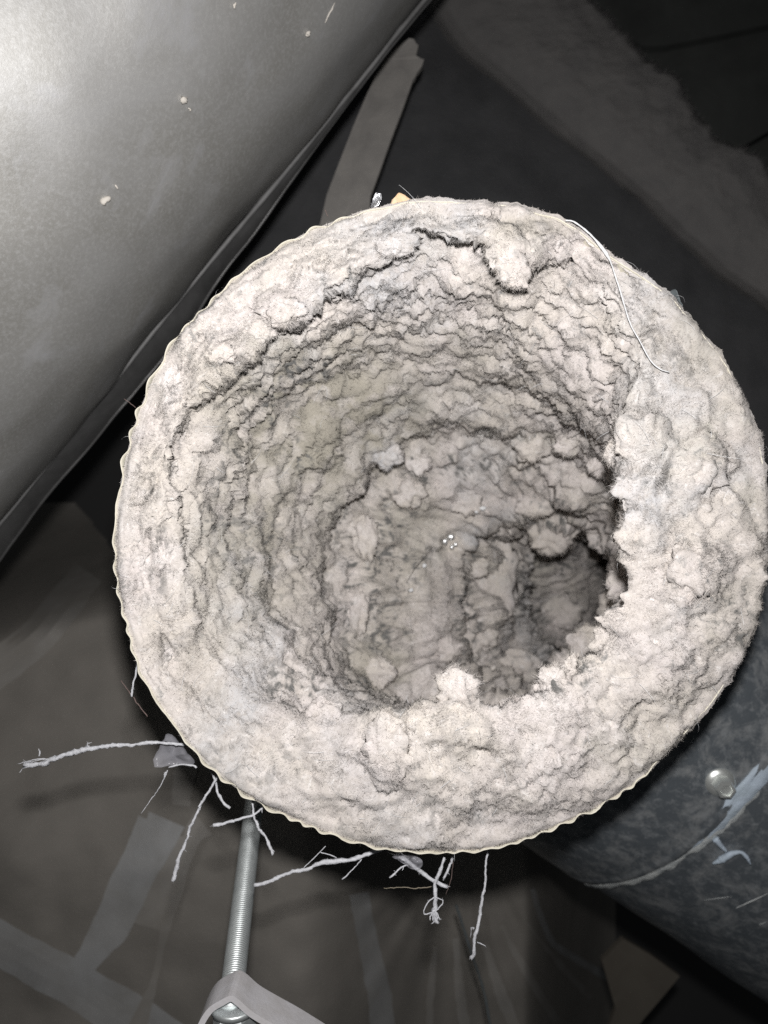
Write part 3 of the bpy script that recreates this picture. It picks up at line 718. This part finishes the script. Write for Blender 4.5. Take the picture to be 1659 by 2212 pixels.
# ---------------------------------------------------------------- insulation at upper right
rag = [(1200, -120), (1250, -40), (1269, 0), (1309, 30), (1330, 58), (1354, 75), (1379, 105), (1398, 130), (1419, 145), (1440, 160), (1469, 185), (1482, 205), (1489, 225), (1510, 258), (1529, 280), (1554, 305), (1585, 318), (1609, 325), (1632, 340), (1649, 355), (1659, 380), (1690, 440), (1730, 520), (1780, 640)]
fold = [(880, -120), (925, -40), (964, 25), (1029, 105), (1109, 175), (1179, 235), (1264, 310), (1354, 385), (1454, 475), (1579, 590), (1659, 650), (1720, 720), (1800, 820)]
nB = 420
ra = spline(rag, nB); fo = spline(fold, nB)
jr = fbm(np.stack([np.linspace(0, 12, nB), np.zeros(nB), np.zeros(nB)], -1), .5, 4, 3)
ra = ra + (jr * 12)[:, None] * np.array([[.72, -.69]])
prs = [(-.02, .030, 1), (0, .004, 1), (.03, 0, 1), (.5, -.006, 1), (.86, .004, 1), (.97, .016, 1), (1.05, .034, 1), (1.22, .070, 1)]
Vb = []
YB = .50
sub = np.linspace(0, 1, 70)
pk = np.array([-.02, 0.0, .03, .3, .6, .86, .98, 1.08, 1.3]); pdy = np.array([.03, .004, 0, -.004, -.002, .003, .008, .016, .05])
for s_ in sub:
    k = -.02 + 1.32 * s_; dy = np.interp(k, pk, pdy)
    for i in range(nB):
        x_, y__ = ra[i] + (fo[i] - ra[i]) * k
        Vb.append(at(x_, y__, YB + dy))
Vb = np.array(Vb); nz = .0010 * fbm(Vb, .03, 5, 9, .55); Vb[:, 1] -= nz * 2
Vb[:, 0] += .6 * nz; 
bl = empty('insulation_blanket', at(1300, 300, YB + .02), 'dark grey fibrous insulation blanket with a ragged upper right edge', 'insulation')
under(mesh_np('blanket_layer', Vb, grid_faces(nB, len(sub))[:, ::-1], M_BLANKET), bl)
ii = rng.integers(0, nB * 12, 5000); nb_ = Vb[ii]
Vf, Ff = slivers(nb_, np.tile([[.5, -.6, .5]], (len(ii), 1)), rng.gamma(2, .0012, len(ii)), rng.uniform(6e-5, 1.2e-4, len(ii)), .6)
o = mesh_np('blanket_fuzz', Vf, Ff, M_BLANKET, flat=True); under(o, bl); o['kind'] = 'stuff'
# liner to the lower left of the fold
gx, gy = np.meshgrid(np.linspace(430, 2000, 140), np.linspace(-160, 1500, 140))
fx = np.interp(gy.ravel(), [p_[1] for p_ in fold], [p_[0] for p_ in fold])
yl = .525 + .035 * np.clip((gx.ravel() - fx) / 300, -1, 1) * .5
Vl = np.stack([(gx.ravel() - CX) / FPX * yl, yl, -(gy.ravel() - CY) / FPX * yl], -1)
keep_y = yl + .004 * fbm(Vl, .05, 4, 13); Vl = np.stack([(gx.ravel() - CX) / FPX * keep_y, keep_y, -(gy.ravel() - CY) / FPX * keep_y], -1)
Fq = grid_faces(140, 140)[:, ::-1]
mx = gx.ravel()[Fq].mean(1); fx2 = np.interp(gy.ravel()[Fq].mean(1), [p_[1] for p_ in fold], [p_[0] for p_ in fold])
o = mesh_np('charcoal_liner', Vl, Fq[mx < fx2 + 55], M_BLANKET2)
tag(o, 'smooth charcoal duct liner behind the top of the lint filled duct', 'liner')
# black boards above the ragged edge, gaps between them
for poly, y, lb in [([(1180, -150), (1900, -150), (1900, -5), (1700, 44), (1560, 74), (1440, 98), (1395, 100), (1300, 60)], .66, 'topmost black board above the ragged insulation edge'),
                    ([(1380, 108), (1440, 107), (1560, 83), (1700, 54), (1900, 6), (1900, 195), (1700, 262), (1652, 288), (1612, 312), (1560, 330), (1400, 200)], .67, 'middle black board between the two dark cracks'),
                    ([(1560, 340), (1614, 320), (1656, 296), (1705, 271), (1900, 206), (1900, 800), (1700, 700)], .68, 'lowest black board by the right edge, partly behind the insulation')]:
    tag(slab('black_board', poly, y, .012, M_BOARD), lb, 'board', 'black boards behind the insulation')

# ---------------------------------------------------------------- brown-grey wrapped surface below left
nx, ny = 260, 220
gx, gy = np.meshgrid(np.linspace(-260, 1330, nx), np.linspace(1060, 2480, ny)); gx = gx.ravel(); gy = gy.ravel()
def wrap_y(px, py):
    px = np.asarray(px, float); py = np.asarray(py, float)
    a = np.arctan2(px - 1000, py - 1780)
    fol = smooth(700, 860, px) * smooth(1850, 2000, py)
    y = .430 + .06 * (1 - smooth(1300, 1900, py)) + .30 * (1 - smooth(1060, 1360, py + .25 * px - 40)) + .10 * smooth(640, 1000, px) + .35 * smooth(1130, 1340, px)
    y = y + fol * (.0018 * np.sin(a * 17 + 1.2 * np.sin(px / 90)) + .0006 * np.sin(a * 41))
    q_ = np.stack([px / 300, py / 300, 0 * px], -1)
    return y + .006 * fbm(q_, .9, 3, 4)
yw = wrap_y(gx, gy)
Vw = np.stack([(gx - CX) / FPX * yw, yw, -(gy - CY) / FPX * yw], -1)
wrap = empty('wrapped_duct', at(300, 1900, .46), 'brown grey wrapped duct crossed by paler tape strips below the lint filled duct', 'duct')
Fw = grid_faces(nx, ny)[:, ::-1]
topb = np.interp(gx, [-300, 0, 165, 260, 400, 2000], [1080, 1080, 1080, 1200, 1400, 1500])
Fw = Fw[(gy > topb)[Fw].all(1)]
under(mesh_np('duct_wrap', Vw, Fw, M_WRAP), wrap)
def tape(pts, widths, m_, lift=.0012, jit=3.0, parent=wrap, yf=wrap_y, name='tape_strip'):
    n = 60; c0 = spline(pts, n); w = np.interp(np.linspace(0, 1, n), np.linspace(0, 1, len(widths)), widths)
    t = np.gradient(c0, axis=0); t /= np.linalg.norm(t, axis=1, keepdims=True); nrm = np.stack([-t[:, 1], t[:, 0]], -1)
    sd = rng.integers(1000)
    q_ = np.stack([np.linspace(0, 6, n), np.zeros(n), np.zeros(n)], -1)
    l_ = c0 + nrm * (w / 2 + jit * fbm(q_, .8, 3, sd))[:, None]; r_ = c0 - nrm * (w / 2 + jit * fbm(q_, .8, 3, sd + 5))[:, None]
    rows = [l_, l_ * .66 + r_ * .34, l_ * .34 + r_ * .66, r_]
    V = []
    for j, rw in enumerate(rows):
        yv = yf(rw[:, 0], rw[:, 1]) - lift
        V.append(np.stack([(rw[:, 0] - CX) / FPX * yv, yv, -(rw[:, 1] - CY) / FPX * yv], -1))
    for j in (3, 0):                                       # thickness: the edges turn back to the wrap
        rw = rows[j]; yv = yf(rw[:, 0], rw[:, 1]) + .0004
        q2 = np.stack([(rw[:, 0] - CX) / FPX * yv, yv, -(rw[:, 1] - CY) / FPX * yv], -1)
        V = V + [q2] if j == 3 else [q2] + V
    o = mesh_np(name, np.vstack(V), grid_faces(n, 6)[:, ::-1], m_, flat=True); under(o, parent); return o
tape([(360, 1770), (325, 1850), (290, 1930), (255, 2010), (225, 2040), (180, 2095), (146, 2120)], [84, 70, 55, 50, 48, 42, 36], M_TAPE)
tape([(318, 1770), (270, 1880), (233, 1965), (195, 2050), (160, 2110)][::1], [40, 40, 40, 40, 40], M_TAPE, .0016)
tape([(440, 1780), (420, 1800), (402, 1850), (385, 1920), (358, 2010), (345, 2060), (338, 2100), (320, 2160), (290, 2240)], [60, 30, 22, 20, 22, 14, 16, 30, 48], M_TAPE2, .0018)
tape([(370, 1800), (340, 1900), (310, 2000)], [110, 105, 95], M_TAPE2, .0006, 6)
tape([(-120, 1985), (0, 2040), (90, 2090), (180, 2140), (260, 2190), (400, 2290)], [90, 95, 95, 100, 110, 130], M_TAPE, .0010, 5)
tape([(190, 1235), (150, 1290), (80, 1375), (0, 1440), (-80, 1500)], [70, 78, 80, 82, 84], M_TAPE2, .001, 4)
tape([(420, 1590), (405, 1640), (396, 1690), (390, 1740)], [50, 50, 46, 40], M_TAPE2, .001)
tape([(775, 1930), (790, 2010), (812, 2110), (830, 2230)], [40, 44, 50, 54], M_TAPE, .001)
tape([(1150, 1920), (1166, 1975), (1190, 2030), (1210, 2050), (1262, 2082), (1317, 2114)], [10, 13, 14, 15, 16, 16], M_TAPE, .003, 1.5)
for k, (a0, r0, r1_, w) in enumerate([(-.16, 230, 460, 22), (.10, 240, 470, 26), (.32, 210, 430, 18), (-.34, 260, 480, 16), (.55, 230, 420, 14)]):
    tape([(1000 + r_ * math.sin(a0 + .0004 * r_), 1800 + r_ * math.cos(a0)) for r_ in (r0, (r0 + r1_) / 2, r1_)], [w * .5, w, w], M_TAPE2, .002, 3)
strandp = [(985, 1955), (1000, 2000), (1022, 2070), (1045, 2140), (1062, 2230)]
o = strand(strandp, .40, 7, 7, M_WIRE, 'grey_wire', .04, parent=None, y1=.38); tag(o, 'thin dark wire slanting down behind the frayed yarns', 'wire')
o = slab('beige_card', [(1300, 2075), (1346, 2028), (1407, 2064), (1469, 2109), (1435, 2150), (1382, 2212), (1340, 2262), (1300, 2262), (1330, 2180)], .52, .004, M_CARD)
tag(o, 'dim beige card edge in the gap left of the dark pipe', 'card')

# ---------------------------------------------------------------- dark pipe, lower right
PC = np.array([.1651, .4101, -.1075]); PA = np.array([.8285, .0022, -.5602]); PA /= np.linalg.norm(PA); PR = .117
pu = np.cross(PA, [0, 0, 1.]); pu /= np.linalg.norm(pu); pv = np.cross(PA, pu)
def prad(t):
    return np.interp(t, [-.075, -.03, -.004, -.002, 0, .002, .004, .3], [PR + .001, PR + .0003, PR, PR + .0004, PR + .0002, PR - .001, PR - .0025, PR - .0025])
pipe = empty('metal_pipe', PC, 'dark scuffed metal pipe with a sealed joint at the lower right', 'pipe')
ts = np.r_[np.linspace(-.075, -.006, 40), np.linspace(-.005, .006, 24), np.linspace(.008, .34, 120)]
ph = np.linspace(0, 2 * np.pi, 300, endpoint=False)
ring = np.cos(ph)[:, None] * pu + np.sin(ph)[:, None] * pv
V = np.vstack([PC + PA * t + ring * prad(t) for t in ts])
nn = V - (PC + ((V - PC) @ PA)[:, None] * PA); V = V + nn / np.linalg.norm(nn, axis=1, keepdims=True) * (.0006 * fbm(V, .05, 3, 3))[:, None]
under(mesh_np('pipe_body', V, grid_faces(300, len(ts), True), M_PIPE), pipe)
def on_pipe(px, py, lift=0.0):
    d = at(px, py, 1.0); d /= np.linalg.norm(d); R_ = PR - .001 + lift
    dp = d - PA * d.dot(PA); oc = -(PC - PA * PC.dot(PA))
    a = dp.dot(dp); b2 = 2 * dp.dot(oc); c2 = oc.dot(oc) - R_ * R_; q_ = b2 * b2 - 4 * a * c2
    t = (-b2 - math.sqrt(max(q_, 0))) / (2 * a); p_ = d * t
    n_ = p_ - PC; n_ -= PA * n_.dot(PA); return p_, n_ / np.linalg.norm(n_)
# sealant bead along the joint
arcp = [(1250, 1903), (1276, 1911), (1330, 1909), (1400, 1884), (1450, 1856), (1500, 1821), (1550, 1780), (1600, 1735), (1659, 1645), (1700, 1570), (1730, 1500)]
bz = spline(arcp, 160); W3 = np.array([on_pipe(a, b_, .0)[0] for a, b_ in bz])
def band(path, widths, m_, lift=.0016, jit=3., name='sealant_bead', n=120):
    c0 = spline(path, n); w = np.interp(np.linspace(0, 1, n), np.linspace(0, 1, len(widths)), widths)
    t = np.gradient(c0, axis=0); t /= np.linalg.norm(t, axis=1, keepdims=True); nrm = np.stack([-t[:, 1], t[:, 0]], -1)
    q_ = np.stack([np.linspace(0, 9, n), np.zeros(n), np.zeros(n)], -1); sd = rng.integers(500)
    ea, eb = w / 2 + jit * fbm(q_, .5, 4, sd, .6), w / 2 + jit * fbm(q_, .5, 4, sd + 3, .6)
    hh = 1 + .15 * fbm(q_, .6, 2, sd + 9)
    V = []
    for f_, lf in ((-1, -.0004), (-.82, .55), (-.4, .95), (0, 1), (.4, .95), (.82, .55), (1, -.0004)):
        for i in range(n):
            off = ea[i] * f_ if f_ > 0 else eb[i] * f_
            V.append(on_pipe(*(c0[i] + nrm[i] * off), lf if lf < 0 else lf * lift * hh[i])[0])
    under(mesh_np(name, np.array(V), grid_faces(n, 7)[:, ::-1], m_), pipe)
band(arcp, [3, 20, 34, 36, 40, 40, 42, 44, 44], M_SEAL, .0009, 8)
def patch(poly, m_, lift=.0012, name='sealant_smear'):
    pl = np.array(poly, float); c0 = pl.mean(0); V = []
    pl2 = []
    for i in range(len(pl)):
        for s_ in (0, .33, .66):
            pl2.append(pl[i] * (1 - s_) + pl[(i + 1) % len(pl)] * s_ + rng.normal(size=2) * 1.6)
    n = len(pl2)
    for sc, lf in ((1.0, -.0005), (.93, lift), (.45, lift * 1.15)):
        for p_ in pl2:
            q_ = c0 + (p_ - c0) * sc; V.append(on_pipe(*q_, lf)[0])
    V.append(on_pipe(*c0, lift * 1.2)[0])
    F = [tuple(x) for x in grid_faces(n, 3, True).tolist()] + [(2 * n + i, 2 * n + (i + 1) % n, 3 * n) for i in range(n)]
    under(mesh_py(name, V, F, m_, smooth_=True), pipe)
patch([(1659, 1630), (1690, 1590), (1690, 1640), (1640, 1712), (1600, 1750), (1560, 1790), (1520, 1818), (1535, 1780), (1570, 1728), (1615, 1672)], M_SEALB)
patch([(1478, 1828), (1500, 1812), (1530, 1795), (1522, 1815), (1495, 1832)], M_SEALB)
patch([(1400, 1880), (1450, 1850), (1480, 1838), (1460, 1860), (1420, 1882), (1390, 1894)], M_SEAL)
def curl(pts, w, m_):
    s_ = spline(pts, 40); W = np.array([on_pipe(a, b_, .0)[0] for a, b_ in s_]); ww = np.interp(np.linspace(0, 1, 40), np.linspace(0, 1, len(w)), w) * .33 / FPX / 2
    V, F = tube_mesh(W, ww, 8, .1); under(mesh_py('sealant_smear', V, F, m_, smooth_=True), pipe)
curl([(1540, 1866), (1560, 1856), (1580, 1845), (1598, 1841), (1612, 1850), (1622, 1868)], [4, 14, 13, 7, 9, 3], M_SEALB)
curl([(1545, 1812), (1556, 1825), (1568, 1838)], [14, 10, 6], M_SEALB)
curl([(1350, 1875), (1400, 1858), (1440, 1838)], [2, 4, 2], M_SEALB)
for a0, b0, a1, b1, w in [(1590, 1962, 1660, 1930, 2), (1640, 1998, 1656, 1992, 1), (1520, 1945, 1580, 1937, 1)]:
    curl([(a0, b0), ((a0 + a1) / 2, (b0 + b1) / 2), (a1, b1)], [w * .6, w * 1.1, w * .3], M_SEAL)
# screws
def screw(px, py, m_, rad_, head, name='screw'):
    c0, n_ = on_pipe(px, py, .001); n_ = Vector(n_); rot = n_.to_track_quat('Z', 'Y').to_matrix()
    def lathe(nm, prof_, k=28, par=None, hexa=False):
        V = []
        for r, z in prof_:
            for j in range(k):
                a = 2 * math.pi * j / k
                rr_ = r
                V.append(np.array(rot @ Vector((rr_ * math.cos(a), rr_ * math.sin(a), z))) + c0)
        F = [tuple(x) for x in grid_faces(k, len(prof_), True).tolist()] + [tuple((len(prof_) - 1) * k + j for j in range(k))]
        return mesh_py(nm, V, F, m_, smooth_=not hexa)
    w_ = lathe(name, [(rad_, -.001), (rad_, .0004), (rad_ * .95, .0007), (rad_ * .80, .0016), (rad_ * .62, .0019)])
    under(w_, pipe)
    if head:
        h_ = lathe('screw_head', [(rad_ * .66, .0015), (rad_ * .66, .0062), (rad_ * .58, .0070), (rad_ * .42, .0071), (rad_ * .36, .0062), (.0001, .0060)], 6, hexa=True)
        h_.parent = w_
        h_.matrix_parent_inverse = Matrix.Identity(4)
screw(1556, 1690, M_CHROME, .0064, True)
curl([(1432, 1728), (1430, 1712), (1444, 1706), (1456, 1716), (1452, 1732)], [2, 4, 5, 4, 2], M_SEAL)

# ---------------------------------------------------------------- threaded rod and its hanger
ra0, ra1 = at(560, 1640, .33), at(496, 2188, .219)
rod = empty('threaded_rod', ra1, 'shiny zinc threaded rod hanging down below the lint filled duct', 'rod')
ax = ra1 - ra0; Lr = np.linalg.norm(ax); ax /= Lr
pitch = .0008; nr = int(Lr / pitch) * 6
V = []; rx_ = np.cross(ax, [0, 1, 0]); rx_ /= np.linalg.norm(rx_); ry_ = np.cross(ax, rx_); K = 20
for i in range(nr + 1):
    for j in range(K):
        a = 2 * math.pi * j / K; zz = i * pitch / 6 + pitch * j / K
        r = .0040 -   .00010 * (1 - math.cos(2 * math.pi * i / 6))
        V.append(ra0 + ax * zz + r * (math.cos(a) * rx_ + math.sin(a) * ry_))
F = []
for i in range(nr):
    for j in range(K):
        if j < K - 1: F.append((i * K + j, i * K + j + 1, (i + 1) * K + j + 1, (i + 1) * K + j))
        elif i + 7 <= nr: F.append((i * K + j, (i + 6) * K, (i + 7) * K, (i + 1) * K + j))
under(mesh_py('rod_thread', V, F, M_ZINC, smooth_=True), rod)
V, F = tube_mesh([ra0, ra1], .0036, 16); under(mesh_py('rod_core', V, F, M_ZINC, smooth_=True), rod)
# hanger strap: a bent band, peak at the rod
hang = empty('hanger_bracket', at(500, 2230, .232), 'bent steel hanger strap peaked around the threaded rod at the bottom edge', 'bracket')
def strap(path, y0_, depth, thick, name, m_):
    c0 = np.array([at(a, b_, y0_) for a, b_ in spline(path, 60)]); t = np.gradient(c0, axis=0); t /= np.linalg.norm(t, axis=1, keepdims=True)
    nr_ = np.stack([-t[:, 2], 0 * t[:, 0], t[:, 0]], -1)
    rows = []
    for a, d in ((0, 0), (0, depth), (-thick, depth), (-thick, 0), (0, 0)):
        rows.append(c0 + nr_ * a + np.array([0, d, 0]))
    V = np.vstack(rows); return mesh_np(name, V, grid_faces(60, 5)[:, ::-1], m_, flat=True)
path = [(395, 2330), (412, 2262), (428, 2212), (450, 2178), (478, 2160), (498, 2151), (516, 2160), (546, 2186), (590, 2212), (640, 2240), (720, 2290)]
under(strap(path, .2140, .0120, .0019, 'strap', M_BRACKET), hang)
nutc = at(493, 2206, .212)
def lathe_z(nm, prof_, c0, k, m_, flat=False):
    V = [c0 + np.array([r * math.cos(2 * math.pi * j / k), r * math.sin(2 * math.pi * j / k), z]) for r, z in prof_ for j in range(k)]
    F = [tuple(x) for x in grid_faces(k, len(prof_), True).tolist()] + [tuple((len(prof_) - 1) * k + j for j in range(k)), tuple(range(k))[::-1]]
    return mesh_py(nm, V, F, m_, smooth_=not flat)
under(lathe_z('washer', [(.0076, .0), (.0076, .0014), (.0072, .0018), (.003, .0018)], nutc + np.array([0, .009, -.002]), 30, M_ZINC), hang)
under(lathe_z('nut', [(.0064, -.008), (.0070, -.006), (.0070, -.001), (.0064, 0)], nutc + np.array([0, .009, -.0025]), 6, M_ZINC, True), hang)
print('verts', sum(len(o.data.vertices) for o in bpy.data.objects if o.type == 'MESH'))
